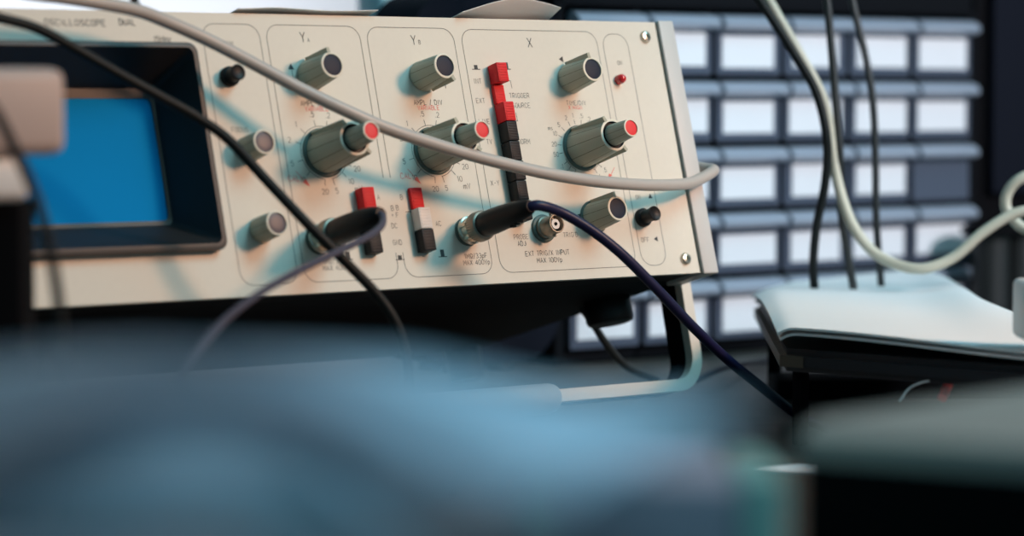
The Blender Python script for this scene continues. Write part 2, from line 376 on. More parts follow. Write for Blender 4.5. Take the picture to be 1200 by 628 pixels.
# knobs
def groove_rad(ng, per, depth):
    return lambda i, r, h: r-(depth if (i % per == 0 and ng) else 0)
def knob(u, v, R0, R1, H, skirt, fins, cap='cap', capr=.85, name='knob', per=24, n=240, h0=0, off=4, hollow=0):
    bm = NB()
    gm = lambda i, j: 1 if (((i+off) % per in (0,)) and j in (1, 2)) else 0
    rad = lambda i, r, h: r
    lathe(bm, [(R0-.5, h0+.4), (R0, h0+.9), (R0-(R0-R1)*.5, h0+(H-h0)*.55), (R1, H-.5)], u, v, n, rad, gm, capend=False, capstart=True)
    k = obj(name, bm, [M['knob'], M['groove_shade']], scope)
    bm = NB()
    lathe(bm, [(R1, H-.6), (R1+.05, H-.15), (R1-.25, H), (R1*capr, H), (R1*capr, H-.7)], u, v, 64, capend=False)
    obj('knob_rim', bm, M['rim'], k, label='cream rim')
    if not hollow:
        bm = NB(); lathe(bm, [(R1*capr, H-.6), (R1*capr*.8, H-.35), (R1*capr*.4, H-.25), (.05, H-.22)], u, v, 64)
        obj('knob_cap', bm, M[cap], k)
    else:
        bm = NB(); lathe(bm, [(R1*capr, H-.2), (R1*capr, H-1.6), (hollow, H-1.6)], u, v, 64, capend=True); obj('knob_recess', bm, M['blackpl'], k, label='black recessed ring')
    if skirt:
        bm = NB(); lathe(bm, [(skirt-.2, h0), (skirt, h0+.5), (skirt-.6, h0+1.1), (R0-.6, h0+1.1)], u, v, 64, capend=False, capstart=True); obj('knob_skirt', bm, M['skirt'], k, label='dark green-grey skirt')
    for a in fins:
        bm = NB(); a = R(a); w = .95; e = (cos(a), sin(a)); q = (-e[1], e[0])
        ro0, ro1 = R0+1.3, R1+2.5
        vs = []
        for hh, ro in ((h0+1.6, ro0), (H+.1, ro1)):
            for r_, s in ((R1-.4, -1), (R1-.4, 1), (ro, .8), (ro, -.8)):
                vs.append(bm.verts.new(L(u+e[0]*r_+q[0]*w*s, v+e[1]*r_+q[1]*w*s, hh)))
        for f in ((0,3,2,1),(4,5,6,7),(0,1,5,4),(1,2,6,5),(2,3,7,6),(3,0,4,7)): bm.faces.new([vs[i] for i in f])
        obj('pointer_fin', bm, M['knob'], k)
    return k
knob(-73, 38.7, 7.7, 6.3, 20, 0, (100,), off=0)
knob(-5.8, 38.7, 7.7, 6.3, 20, 0, (-58,), off=6)
knob(89.2, 37.6, 7.7, 6.3, 20, 0, (100,), off=3)
knob(89.2, -36, 7.7, 6.3, 20, 8.8, (97,), off=5)
knob(-115.3, 2.5, 6.3, 5.9, 15, 0, (), cap='dullcap', capr=.86, off=3)
knob(-115.3, -36.5, 6.3, 5.9, 15, 0, (), cap='dullcap', capr=.86, off=3)
for u, v, off, fa in ((-72.2, .5, 2, (122, -42)), (-6.2, .5, 5, (115, -38)), (89.2, .8, 0, (118, -50))):
    knob(u, v, 10.4, 8.3, 27, 12.2, fa, name='selector_knob', per=24, off=off, hollow=4.0, capr=.86)
    knob(u, v, 5.6, 4.6, 41, 0, (), cap='redcap', name='fine_knob', per=24, h0=25.6, off=off, capr=.86)

# push buttons
def button(u0, u1, v0, v1, h, m):
    bm = NB(); vs = ubox(bm, u0, u1, v0, v1, .2, h, .45, 2); b = obj('push_button', bm, M[m], scope, label={'r': 'red', 'b': 'black', 'w': 'white'}[m[0]]+' push button')
    bm = NB()                                                     # fine ribs across the face
    for k in range(7):
        vv = v0+1+(v1-v0-2)*k/6; ubox(bm, u0+.9, u1-.9, vv-.28, vv+.28, h-.1, h+.22)
    obj('button_ribs', bm, M[m], b, smooth=False)
seq = (('redbtn', 8), ('redbtn', 2.8), ('redbtn', 8.2), ('blackbtn', 8), ('blackbtn', 7.6), ('blackbtn', 8), ('blackbtn', 7.6), ('blackbtn', 7.8))
vt = 44.4
for k, (m, h) in enumerate(seq): button(36.5, 43.0, vt-(k+1)*10.25+.12, vt-k*10.25-.12, h, m)
for u0, st in ((-58.0, (('redbtn', 6.5), ('whitebtn', 6), ('blackbtn', 6))), (-26.5, (('redbtn', 2.6), ('whitebtn', 6.6), ('blackbtn', 6.6)))):
    for k, (m, h) in enumerate(st): button(u0, u0+7.2, -18.2-(k+1)*10.9+.12, -18.2-k*10.9-.12, h, m)

# toggle-like round push knobs, lamp, screws
def small_round(u, v, name, H):
    bm = NB(); lathe(bm, [(4.9, 0), (4.9, 2.2), (4.3, 3), (3.6, 3.2), (3.4, H-3), (3.9, H-1.2), (3.9, H-.3), (3.4, H), (2.2, H-.5), (.05, H-.7)], u, v, 40, capstart=True)
    return obj(name, bm, M['blackpl'], scope, label='black round power switch' if name == 'power_switch' else None)
small_round(122, -37.2, 'power_switch', 11); small_round(-119.5, 38, 'trim_knob', 9)
bm = NB(); lathe(bm, [(2.6, 0), (2.6, 2.6), (2.3, 4), (1.5, 5), (.6, 5.4), (.05, 5.45)], 122.6, 37.4, 32, capstart=True); obj('power_light', bm, M['led'], scope, label='red power lamp lens')
for v in (61.3, -60):
    bm = NB(); lathe(bm, [(3.3, 0), (3.3, .9), (2.6, 1.8), (1.2, 2.1), (1.1, 1.0), (.05, 1.0)], 146.8, v, 32, capstart=True); obj('panel_screw', bm, M['chrome'], scope, label='bright screw')

# sockets
def socket(u, v, name='input_socket', full=True):
    bm = NB(); lathe(bm, [(7.2, 0), (7.2, 1.1), (6.6, 1.5), (5.2, 1.5)], u, v, 48, capend=False, capstart=True)
    s = obj(name, bm, M['skirt'], scope, label='socket with dark flange')
    bm = NB(); lathe(bm, [(5.6, 1.4), (5.6, 3.2), (4.9, 3.6), (4.9, 11.3), (4.6, 11.7), (4.1, 11.7), (3.9, 11.2), (3.9, 4)], u, v, 48, capend=True)
    for sgn in (1, -1): lathe(bm, [(1.0, -6.1), (1.0, 6.1)], 0, 0, 12, capstart=True, xf=lambda a, b, h, u=u, v=v: L(u+a, v+h, 8.2+b)) if sgn == 1 else None
    obj('socket_shell', bm, M['dullmetal'], s, label='dull nickel bayonet shell')
    bm = NB(); lathe(bm, [(2.6, 4), (2.6, 10.6), (1.0, 10.6), (1.0, 7)], u, v, 32); obj('socket_insulator', bm, M['insul'], s, label='white insulator')
    bm = NB(); lathe(bm, [(.9, 7), (.9, 10.9)], u, v, 16); obj('socket_pin', bm, M['black'], s)
for u, v in ((54.6, -40.9), (5.8, -41), (-83.5, -42.2)): socket(u, v)

# feet under the case
def down(u, h, n_off=-66.5):                                     # axis pointing down from the underside
    return lambda a, b, k: L(u+a, n_off-k, h+b)
for u, h in ((150, -72), (-242, -72)):
    bm = NB(); lathe(bm, [(12.5, 0), (13.2, 1), (13.0, 11), (12.2, 13), (10.5, 13.6), (6, 13.6)], n=48, xf=down(u, h))
    obj('foot', bm, M['rubber'], scope, label='black round rubber foot')
for u in (150, -242):
    bm = NB(); lathe(bm, [(11, 0), (11, 1), (10, 18.5), (9.4, 19.5), (6, 19.5)], n=48, xf=down(u, -207)); obj('foot', bm, M['rubber'], scope, label='black round rubber foot')
# carrying bail swung under the front
HB = -41
leg = []
def bail_path():
    p = [(173, -30, HB+1), (173, -60, HB), (173, -105, HB-1.5)]
    for i in range(1, 9):
        a = R(90*i/8); p.append((173-15*(1-cos(a)), -105-17*sin(a), HB-1.5-.5*sin(a)))
    p.append((100, -122, HB-2)); mid = p[:]
    q = [(-94-x, y, h) for x, y, h in reversed(mid)]     # mirrored about the middle of the case
    return mid + q
path = [L(*p) for p in bail_path()]
def wd(i, t): return V((0, -1, 0))                               # the strap is deep along the panel normal
def strap(name, dh, depth, w, m, parent, label):
    bm = NB(); sweep_rect(bm, [p+V((0, -dh, 0)) for p in path], depth, w, wd)
    return obj(name, bm, m, parent, smooth=False, label=label)
bail = strap('carrying_bail', .007, .0055, .0066, M['bail'], scope, 'cream flat bar handle folded under the case')
strap('bail_shade', -.0025, .0135, .0060, M['black'], bail, 'shaded inner side of the handle bar, coloured black')  # shade on the bar's inner side, put in as a black strap
bm = NB()
lathe(bm, [(8, 0), (8.5, 2), (8.5, 228), (8, 230)], n=32, capstart=True, xf=lambda a, b, k: L(75-k, -122+a*.95, HB-2+b*1.3))
obj('bail_grip', bm, M['grip'], bail, label='grey blue plastic grip')
for u0, u1 in ((166, 177), (-271, -260)):
    bm = NB(); lathe(bm, [(11, 0), (11, u1-u0-1), (10, u1-u0)], n=32, capstart=True, xf=lambda a, b, k, u0=u0: L(u0+k, -26+a, HB+b)); obj('bail_pivot', bm, M['case'], bail, label='dark round pivot boss')

# ------------------------------------------------------------------ plugs and cables on the panel
def plug_cable(name, label, u, v, tail, cabm, r):
    root = thing(name, label, 'cable', PW(u, v, 0))
    I = inv(root) @ SM
    bm = NB()
    lathe(bm, [(5.1, 2.0), (7.0, 2.2), (7.2, 3), (7.2, 3.8), (6.4, 4.2), (6.4, 8.4), (7.0, 8.8)], u, v, 60, capend=False)
    for a in (40, 160, 220, 340):
        a = R(a); cxx, cyy = u+6.5*cos(a), v+6.5*sin(a); ubox(bm, cxx-1, cxx+1, cyy-1, cyy+1, 3.4, 8.6, .2)
    obj('bayonet_collar', bm, M['chrome'], root, I, label='bright slotted bayonet collar')
    bm = NB()
    lathe(bm, [(6.6, 8.6), (7.5, 9.2), (7.6, 10), (7.6, 14), (7.2, 15), (6.2, 15.6)], u, v, 72, rad=lambda i, r, h: r-(.28 if i % 2 and r > 7.3 else 0), capend=True)
    obj('knurled_ring', bm, M['dullmetal'], root, I, label='knurled nickel ring')
    bm = NB()
    lathe(bm, [(5.9, 14.5), (6.3, 16), (6.4, 22), (6.2, 30), (5.6, 40), (4.7, 47), (3.7, 51.5), (2.9, 53)], u, v, 48)
    for k in range(3): ubox(bm, u-1.6, u+1.6, v-6.6+k*.5, v-5.4+k*.5, 36+k*3, 37.6+k*3, .3)
    obj('boot', bm, M['blackpl'], root, I, label='black moulded boot')
    bm = NB(); tube(bm, [PW(u, v, 44), PW(u, v, 52)]+tail, r); obj('cord', bm, cabm, root, inv(root))
    return root
zb = BENCH+.003
plug_cable('coaxial_cable', 'navy cable plugged into the sharp middle socket by the button strip, running down right', 5.8, -41,
    [atp(634, 241, 55)] + [at(x, y, d) for x, y, d in ((660, 250, 1.355), (695, 271, 1.36), (730, 299, 1.365), (770, 339, 1.375), (810, 381, 1.39), (850, 419, 1.41), (892, 453, 1.43))]
    + [atz(938, 488, zb), atz(985, 508, zb)], M['navycab'], .0026)
plug_cable('coaxial_cable', 'mauve-grey cable plugged into the left socket, looping back down to the left', -83.5, -42.2,
    [atp(449, 256, 58), atp(446, 266, 66), atp(430, 278, 74), atp(400, 293, 84), atp(355, 315, 96), atp(310, 340, 110), atp(268, 371, 126), atp(236, 404, 142), atp(210, 440, 158), atp(196, 492, 178), atz(182, 600, zb+.004), atz(190, 680, zb+.002)], M['mauvecab'], .0017)

bm = NB()
gp = [(-60, -26, 48), (-10, -20, 44), (30, -9, 40), (75, -3, 36), (120, 4, 33), (160, 12, 30), (190, 23, 27), (240, 45, 25), (300, 76, 26), (350, 103, 29), (400, 127, 33), (450, 149, 34), (500, 166, 33.5), (550, 181, 33), (600, 194, 33), (650, 205, 33), (700, 212.5, 31), (750, 216.5, 25), (790, 216.5, 18), (813, 213, 12)]
pts = [PW(-330, 30, -90), PW(-325, 52, -20), PW(-300, 66, 40)] + [atp(*p) for p in gp]
pts += [PW(173.5, -14.0, 5), PW(176.5, -10.5, -4), PW(175, -5, -18), PW(174, 10, -60), PW(176, 40, -110), PW(180, 55, -170)]
tube(bm, pts, .0031); tag(obj('mains_cable', bm, M['greycab'], base=True), 'thick grey cable draped across the knobs of the panel and round its right edge', 'cable')
bm = NB()
pts = [PW(-335, 10, -110), PW(-330, 40, -40), PW(-305, 62, 25)] + [atp(*p) for p in ((-60, 8, 44), (0, 21, 44), (45, 34, 44), (95, 61, 44), (140, 87, 44), (180, 109, 44), (230, 137, 44), (268, 164, 46), (312, 211, 50), (360, 262, 56), (400, 302, 58), (438, 341, 58), (461, 373, 58), (474, 406, 56), (480, 440, 52), (478, 475, 48))]
e = pts[-1]; pts += [V((e.x-.002, e.y-.012, BENCH+.006)), V((e.x-.012, e.y-.05, BENCH+.003)), V((e.x-.05, e.y-.10, BENCH+.003))]
tube(bm, pts, .0024); tag(obj('sagging_cable', bm, M['blackcab'], base=True), 'black cable crossing the screen diagonally and hanging below the panel', 'cable')

# ------------------------------------------------------------------ papers on top of the scope
def sheet(bm, fn, nu, nv, th):
    g = [[V(fn(i/nu, j/nv)) for j in range(nv+1)] for i in range(nu+1)]
    lay = []
    for s in (0, th):
        lay.append([[bm.verts.new(p+V((0, 0, s))) for p in row] for row in g])
    for i in range(nu):
        for j in range(nv):
            for q, l in enumerate(lay):
                f = (l[i][j], l[i+1][j], l[i+1][j+1], l[i][j+1]); bm.faces.new(f if q else f[::-1])
    idx = [(i, 0) for i in range(nu)]+[(nu, j) for j in range(nv)]+[(i, nv) for i in range(nu, 0, -1)]+[(0, j) for j in range(nv, 0, -1)]
    for k in range(len(idx)):
        a, b = idx[k], idx[(k+1) % len(idx)]
        bm.faces.new((lay[0][a[0]][a[1]], lay[0][b[0]][b[1]], lay[1][b[0]][b[1]], lay[1][a[0]][a[1]]))
def top_sheet(u0, u1, h0, h1, bulge, name, label, m, skew=0):
    bm = NB()
    def fn(s, t):
        u = u0+(u1-u0)*s; h = h0+(h1-h0)*t*t + skew*s
        return PW(u, 70.7+bulge(s, t), h)
    sheet(bm, fn, 30, 28, .0003); tag(obj(name, bm, m, base=True), label, 'paper')
top_sheet(23, 88, 5, -130, lambda s, t: (7.8*sin(PI*min(1, s*.80+.02))**1.2)*max(0, 1-t*t*133/16)**1.2+.25, 'paper_sheet', 'white paper bulging up on top of the scope, in front of the black box', M['paper'])
top_sheet(-110, -28, 3.0, -140, lambda s, t: (.45+.5*sin(s*7))*max(0, 1-t*t*143/30)*min(1, 4*s)+.2, 'paper_sheet', 'flat white sheet lying on top of the scope above the left dial', M['paper'])

# ------------------------------------------------------------------ room
def struct(name, bm, m):
    o = obj(name, bm, m, smooth=False); o['kind'] = 'structure'; return o
bm = NB(); bx(bm, (-3, -3, -.05), (5, 3.3, 0)); struct('floor', bm, M['floor'])
bm = NB(); bx(bm, (-3, 2.1, 0), (5, 2.2, 2.8)); struct('wall_back', bm, M['wall'])
bench = thing('workbench', 'dark worn wooden workbench carrying all the instruments', 'workbench', (1.2, .95, 0))
bm = NB(); bx(bm, (-.6, .02, BENCH-.04), (3.0, 2.05, BENCH), .003); obj('bench_top', bm, M['bench'], bench, inv(bench))
for x in (-.5, 2.9):
    for y in (.12, 1.95):
        bm = NB(); bx(bm, (x-.04, y-.04, 0), (x+.04, y+.04, BENCH-.04), .003); obj('leg', bm, M['brown'], bench, inv(bench))

# ------------------------------------------------------------------ drawer cabinet behind
CY = 1.351
cab = thing('drawer_cabinet', 'black cabinet of small blue-grey parts drawers with white label cards, behind the scope', 'drawer cabinet', (1.30, CY+.07, BENCH))
PX, PZ, X0, Z0 = .0619, .0433, 1.1195, CAMZ+.0545                # first column left edge, first row top
bm = NB()
bx(bm, (X0-.008, CY+.006, BENCH), (X0+6*PX+.008, CY+.15, BENCH+.008), .002)
bx(bm, (X0-.008, CY+.003, Z0+.001), (X0+6*PX+.008, CY+.15, Z0+.03), .003)
bx(bm, (X0-.008, CY+.135, BENCH), (X0+6*PX+.008, CY+.15, Z0+.03))
for s in (X0-.008, X0+6*PX): bx(bm, (s, CY+.003, BENCH), (s+.008, CY+.15, Z0+.03), .002)
for k in range(1, 6): bx(bm, (X0+k*PX-.0016, CY+.006, BENCH), (X0+k*PX+.0016, CY+.14, Z0+.01))
for k in range(1, 6): bx(bm, (X0, CY+.006, Z0-k*PZ-.0012), (X0+6*PX, CY+.14, Z0-k*PZ+.0012))
obj('cabinet_shell', bm, M['cabinet'], cab, inv(cab), smooth=False)
for r in range(5):
    for c in range(6):
        x0 = X0+c*PX+.0022; x1 = X0+(c+1)*PX-.0022; zt = Z0-r*PZ-.0016; zbm = Z0-(r+1)*PZ+.0022
        if r == 4: zbm = BENCH+.010
        bm = NB(); bx(bm, (x0, CY, zbm), (x1, CY+.0025, zt-.009), .0008)
        bx(bm, (x0, CY+.0025, zbm), (x1, CY+.12, zbm+.002)); bx(bm, (x0, CY+.0025, zbm), (x0+.0015, CY+.12, zt-.010)); bx(bm, (x1-.0015, CY+.0025, zbm), (x1, CY+.12, zt-.010))
        d = obj('drawer', bm, M['drawer'], cab, inv(cab), smooth=False)
        bm = NB()                                                # rounded pull along the top of the drawer front
        prof = [(0, -.0105), (-.005, -.0102), (-.0085, -.0085), (-.0095, -.006), (-.0075, -.003), (-.003, -.0008), (.002, 0), (.004, -.004), (.002, -.009)]
        a = [bm.verts.new((x0, CY+y, zt+z)) for y, z in prof]; b = [bm.verts.new((x1, CY+y, zt+z)) for y, z in prof]
        bm.faces.new(a); bm.faces.new(b[::-1])
        for k in range(len(prof)): bm.faces.new((a[k], a[(k+1) % len(prof)], b[(k+1) % len(prof)], b[k]))
        obj('drawer_pull', bm, M['lip'], d, inv(cab), label='pale blue rounded pull')
        if not (r == 2 and c == 5):
            j = lambda: random.uniform(-.0012, .0012)
            cw = random.uniform(.0, .004); ct = random.uniform(-.001, .0015)
            bm = NB(); bx(bm, (x0+.004+j()+cw*.5, CY-.0009, zbm+.0055+j()*.6), (x1-.004+j()-cw, CY-.0002, zt-.0135+ct))
            obj('label_card', bm, M['card'], d, inv(cab), smooth=False, label='white label card')

# black box behind the scope
BY = 1.347
xl, xr = atY(482, 10, BY).x, 1.1095
mon = thing('equipment_box', 'tall black box with rounded corners standing behind the scope, left of the drawers', 'box', ((xl+xr)/2, BY+.1, BENCH))
bm = NB(); prism(bm, [(x, y) for x, y in rrect(xl, xr, BENCH+.006, CAMZ+.062, .03)], 0, .045, P_=lambda x, y, h: V((x, BY+h, y)))
obj('housing', bm, M['navybox'], mon, inv(mon))
bm = NB(); prism(bm, rrect(xl+.018, xr-.018, BENCH+.03, CAMZ+.046, .02), 0, .004, P_=lambda x, y, h: V((x, BY-h, y))); obj('front_plate', bm, M['black'], mon, inv(mon))
for x in (xl+.04, xr-.04):
    for y in (BY+.011, BY+.034):
        bm = NB(); lathe(bm, [(9, 0), (9, 6.5)], n=20, capstart=True, xf=lambda a, b, h, x=x, y=y: V((x+a/1000, y+b/1000, BENCH+h/1000))); obj('foot', bm, M['rubber'], mon, inv(mon))
# pale blue folder leaning beside it
a = atY(446, 10, 1.56); bm = NB(); bx(bm, (a.x, 1.56, BENCH), (a.x+.06, 1.59, CAMZ+.095), .004, 3)
tag(obj('ring_binder', bm, M['palebl'], base=True), 'pale blue binder standing left of the black box, mostly hidden by the scope', 'binder')

# right hand rack and jars
rk = thing('equipment_rack', 'tall matt black rack at the right edge beside the drawers', 'rack', (1.75, 1.45, BENCH))
bm = NB(); bx(bm, (1.503, 1.36, BENCH), (2.05, 1.75, CAMZ+.30), .004); obj('rack_body', bm, M['black'], rk, inv(rk))
bm = NB(); bx(bm, (1.515, 1.352, BENCH+.10), (2.04, 1.36, CAMZ+.28), .002); obj('rack_front', bm, M['navybox'], rk, inv(rk))
for x, lab in ((1160, 'black cable spool standing upright at the foot of the rack, left of its twin'), (1194, 'black cable spool cut by the right edge of the photo, beside the paper pile')):
    c = atY(x, 340, 1.315); sp = thing('cable_spool', lab, 'spool', (c.x, 1.315, BENCH))
    f = lambda a, b, h, c=c: V((c.x+a/1000, 1.315+b/1000, BENCH+h/1000))
    bm = NB(); lathe(bm, [(13, 0), (13, 78)], n=32, capstart=True, xf=f, rad=None); obj('core', bm, M['darkcab'], sp, inv(sp))
    for h in (0, 74):
        bm = NB(); lathe(bm, [(20, h), (20.5, h+1), (20.5, h+4), (20, h+5)], n=32, capstart=True, xf=f); obj('flange', bm, M['black'], sp, inv(sp))

# ------------------------------------------------------------------ hanging cables in front of the drawers
def hang(name, pts, r, m, label, group=None):
    q = [at(*p) for p in pts]
    if pts[0][1] < 0: 
        d = (q[0]-q[1]).normalized()*.05; e = q[0]+d
        q = [e+d*.9+V((0, 0, z)) for z in (.75, .5, .3, .16, .07)] + [e] + q
    bm = NB(); tube(bm, q, r); tag(obj(name, bm, m, base=True), label, 'cable', group)
hang('hanging_cable', [(868, -30, 1.60), (893, 5, 1.60), (930, 62, 1.60), (957, 110, 1.60), (969, 165, 1.60), (967, 215, 1.61), (957, 265, 1.62), (953, 310, 1.63), (955, 345, 1.64)], .0026, M['blackcab'], 'leftmost black cable hanging before the drawers, bowed along the cream one')
hang('hanging_cable', [(880, -36, 1.61), (905, 8, 1.61), (938, 65, 1.61), (964, 115, 1.615), (974, 165, 1.62), (982, 215, 1.62), (1000, 265, 1.615), (1030, 300, 1.61), (1075, 315, 1.60), (1115, 303, 1.60), (1150, 274, 1.60), (1185, 252, 1.60), (1215, 247, 1.60), (1230, 262, 1.605), (1222, 272, 1.612), (1200, 268, 1.618), (1181, 248, 1.622), (1180, 228, 1.622), (1195, 210, 1.62), (1225, 203, 1.62), (1280, 215, 1.62), (1340, 290, 1.60)], .0031, M['creamcab'], 'cream cable sagging in a loop before the drawers towards the right edge')
hang('hanging_cable', [(966, -30, 1.62), (972, 30, 1.62), (978, 100, 1.62), (984, 180, 1.62), (985, 240, 1.625), (992, 290, 1.63), (1001, 342, 1.635)], .0024, M['darkcab'], 'second black cable hanging straight before the drawers, crossing the cream loop')
hang('hanging_cable', [(992, -30, 1.66), (1003, 20, 1.66), (1014, 65, 1.66), (1023, 120, 1.66), (1026, 190, 1.66), (1027, 260, 1.66), (1033, 338, 1.665)], .0022, M['darkcab'], 'rightmost thin black cable hanging before the drawers')
hang('floor_cable', [(665, 340, 1.55), (690, 372, 1.55), (710, 402, 1.56), (735, 430, 1.58), (770, 446, 1.60)], .0021, M['darkcab'], 'dark cable dropping from under the scope beside its rubber foot')
p0 = [at(x, y, d) for x, y, d in ((815, 446, 1.62), (850, 431, 1.66))]+[atz(890, 424, zb), atz(940, 419, zb)]
bm = NB(); tube(bm, p0, .0018); tag(obj('bench_cable', bm, M['mauvecab'], base=True), 'thin grey lead lying on the bench between the bail and the paper pile', 'cable')

bm = NB(); tube(bm, [atY(140, -60, 1.46)+V((-.02, 0, z)) for z in (.7, .45, .25, .12, .05)] + [atY(150, -60, 1.46), atY(154, -15, 1.46), atY(158, 8, 1.46), atY(160, 60, 1.46), atY(150, 200, 1.46), atY(150, 330, 1.47)], .0028)
tag(obj('hanging_cable', bm, M['darkcab'], base=True), 'dark cable hanging behind the top left corner of the scope', 'cable')
# ------------------------------------------------------------------ paper pile on the dark slab, right
ZP = CAMZ-.120
A, B, Cc, D = atz(912, 404, ZP), atz(882, 350, ZP), atz(1085, 331, ZP), atz(1290, 432, ZP)
E_ = atz(1330, 380, ZP)
def quad(s, t):                                                  # s along the front edge, t to the back
    f = A.lerp(D, s); b = B.lerp(E_, s); k = f.lerp(b, t); return k
slab = thing('equipment_case', 'flat dark case under the white papers at right, standing on short legs', 'case', (A+D)/2-V((0, 0, ZP-BENCH)))
def hull(bm, z0, z1, pts): prism(bm, [(p.x, p.y) for p in pts], z0, z1, P_=lambda x, y, h: V((x, y, h)))
ctr = (A+B+D+E_)/4
sh = lambda p, k: ctr+(p-ctr)*k
bm = NB(); hull(bm, ZP-.013, ZP-.002, [sh(p, .985) for p in (A, D, E_, B)]); bmesh.ops.bevel(bm, geom=bm.edges[:], offset=.003, segments=2, affect='EDGES'); obj('case_body', bm, M['slab'], slab, inv(slab))
bm = NB(); hull(bm, ZP-.0105, ZP-.005, [sh(p, .990) for p in (A, A.lerp(D, .08), B.lerp(E_, .05), B)]); obj('corner_band', bm, M['brown'], slab, inv(slab), label='brown corner edge')
for p in (A, D, E_, B):
    q = sh(p, .86); bm = NB(); bx(bm, (q.x-.003, q.y-.003, BENCH), (q.x+.003, q.y+.003, ZP-.0125), .0006); obj('leg', bm, M['black'], slab, inv(slab))
outline_back = [(882, 350), (930, 338), (1010, 333), (1080, 331), (1110, 345), (1150, 368), (1192, 379), (1260, 384)]
def paper_fn(zo, jit):
    n = len(outline_back)-1
    bk = [atz(x, y, ZP) for x, y in outline_back]
    def fn(s, t):
        k = min(int(s*n), n-1); b = bk[k].lerp(bk[k+1], s*n-k)
        f = A.lerp(D, s*.8)
        p = f.lerp(b, t); c = (f+b)/2
        p = p + (p-ctr)*jit
        edge = max(0, 1-s*14)
        p.z = ZP+zo+.0035*sin(3*s+1.2)*sin(2.5*t+.6) - .003*edge*edge + .003*sin(7*s+4*t)*t
        return p
    return fn
for i, (zo, jit, lab) in enumerate(((.0030, -.012, 'lower white paper of the pile on the dark case'), (.0058, .004, 'top white paper of the pile on the dark case, slightly crumpled'))):
    bm = NB(); sheet(bm, paper_fn(zo, jit), 40, 14, .0012); tag(obj('paper_sheet', bm, M['paper'], base=True), lab, 'paper')
bm = NB(); c = atz(1222, 416, ZP+.006); bx(bm, (0, 0, 0), (.05, .05, .027), .003, 3, Matrix.Translation(c+V((0, 0, .004))) @ Matrix.Rotation(-YAW, 4, 'Z') @ Matrix.Translation(V((-.005, 0, 0))))
tag(obj('plastic_box', bm, M['white'], base=True), 'small white plastic box on the papers, cut by the right edge', 'box')
# flat black thing below the case
a = atz(912, 469, BENCH); bm = NB(); bx(bm, (0, 0, 0), (.28, .05, .011), .0015, 2, Matrix.Translation(a) @ Matrix.Rotation(R(-37.5), 4, 'Z'))
tag(obj('flat_box', bm, M['black'], base=True), 'low flat black box on the bench below the dark case', 'box')
w = thing('jumper_wire', 'short wire loop with a red sleeve lying on the low black box', 'wire', at(1085, 458, 1.30))
bm = NB(); tube(bm, [at(1054, 470, 1.30), at(1066, 455, 1.30), at(1084, 447, 1.30), at(1102, 447, 1.30), at(1112, 452, 1.30)], .0005); obj('lead', bm, M['clearw'], w, inv(w), label='thin white lead')
bm = NB(); tube(bm, [at(1113, 446, 1.30), at(1109, 456, 1.30), at(1104, 466, 1.295)], .0022); obj('sleeve', bm, M['orange'], w, inv(w), label='red sleeve')

# ------------------------------------------------------------------ left foreground: black stand with beige block
LD = 1.05
c0 = at(-40, 240, LD); c1 = at(36, 236, LD)
RZ = Matrix.Rotation(-YAW, 4, 'Z')
zt = at(30, 236, LD).z
o = at(25, 236, LD); bm = NB(); bx(bm, (-.11, 0, BENCH-o.z), (0, .03, 0), .003, 2, Matrix.Translation(o) @ RZ)
tag(obj('power_supply', bm, M['black'], base=True), 'black upright unit at the left edge in front of the screen', 'power supply')
ad = thing('mains_adaptor', 'blurred beige plug adaptor perched on the black unit at the left edge', 'adaptor', o)
zr = [at(18, yy, LD).z for yy in (236, 181, 80)]; YF = o.y-.012
xn, xb = atY(39, 200, YF).x, atY(76, 130, YF).x
bm = NB(); bx(bm, (xn-.10, YF+.001, zr[0]+.0004), (xn, YF+.026, zr[1]), .004, 3); obj('adaptor_neck', bm, M['white'], ad, inv(ad), label='white lower neck')
bm = NB(); bx(bm, (xb-.13, YF-.003, zr[1]), (xb, YF+.028, zr[2]), .005, 3); obj('adaptor_body', bm, M['beige'], ad, inv(ad), label='beige body')
bm = NB(); tube(bm, [at(x, y, .985) for x, y in ((-20, 110), (0, 140), (22, 185), (45, 240), (60, 300), (68, 350), (72, 400), (74, 450))]+[atz(80, 640, BENCH+.003)], .0020)
tag(obj('hanging_cable', bm, M['blackcab'], base=True), 'thin black cable hanging down in front of the beige adaptor', 'cable')

# ------------------------------------------------------------------ blurred things close to the camera
# big blue plastic lid / bag, about half a metre away
def blue_fn(s, t):
    x = -330 + s*(530+345*t**.75+330); d0, d1 = .298+.020*s, .51-.04*s
    d = d0+(d1-d0)*t
    p = at(x, 314, d); 
    z = CAMZ-.0485 - .020*(max(0, (.42-s))/.42)**1.6*.7 - .0055*min(1, max(0, s-.68)/.16)
    yb = (428 + (10*(s-.3)))
    p.z = z + .003*sin(5*s+2)*(1-t) + .0030*t*(1-s)
    return p
bm = NB(); sheet(bm, blue_fn, 40, 20, .002)
blue = thing('storage_crate', 'large blurred blue plastic crate lid filling the lower left foreground', 'crate', V((at(260, 314, .4).x, at(260, 314, .4).y, BENCH)))
obj('lid', bm, M['blue'], blue, inv(blue))
bm = NB()
cs = [at(-300, 314, .315), at(540, 314, .332), at(835, 314, .468), at(-300, 314, .49)]
hull(bm, BENCH, CAMZ-.078, cs); obj('crate_body', bm, M['blue'], blue, inv(blue))
bm = NB(); tube(bm, [atz(x, y, CAMZ-.0425) for x, y in ((-120, 600), (-50, 548), (30, 512), (120, 482), (225, 467), (320, 477), (410, 503), (490, 540), (560, 582), (620, 630), (660, 670))], .0034)
tag(obj('loose_cable', bm, M['navycab'], base=True), 'blurred dark cable arching across the blue crate lid', 'cable')
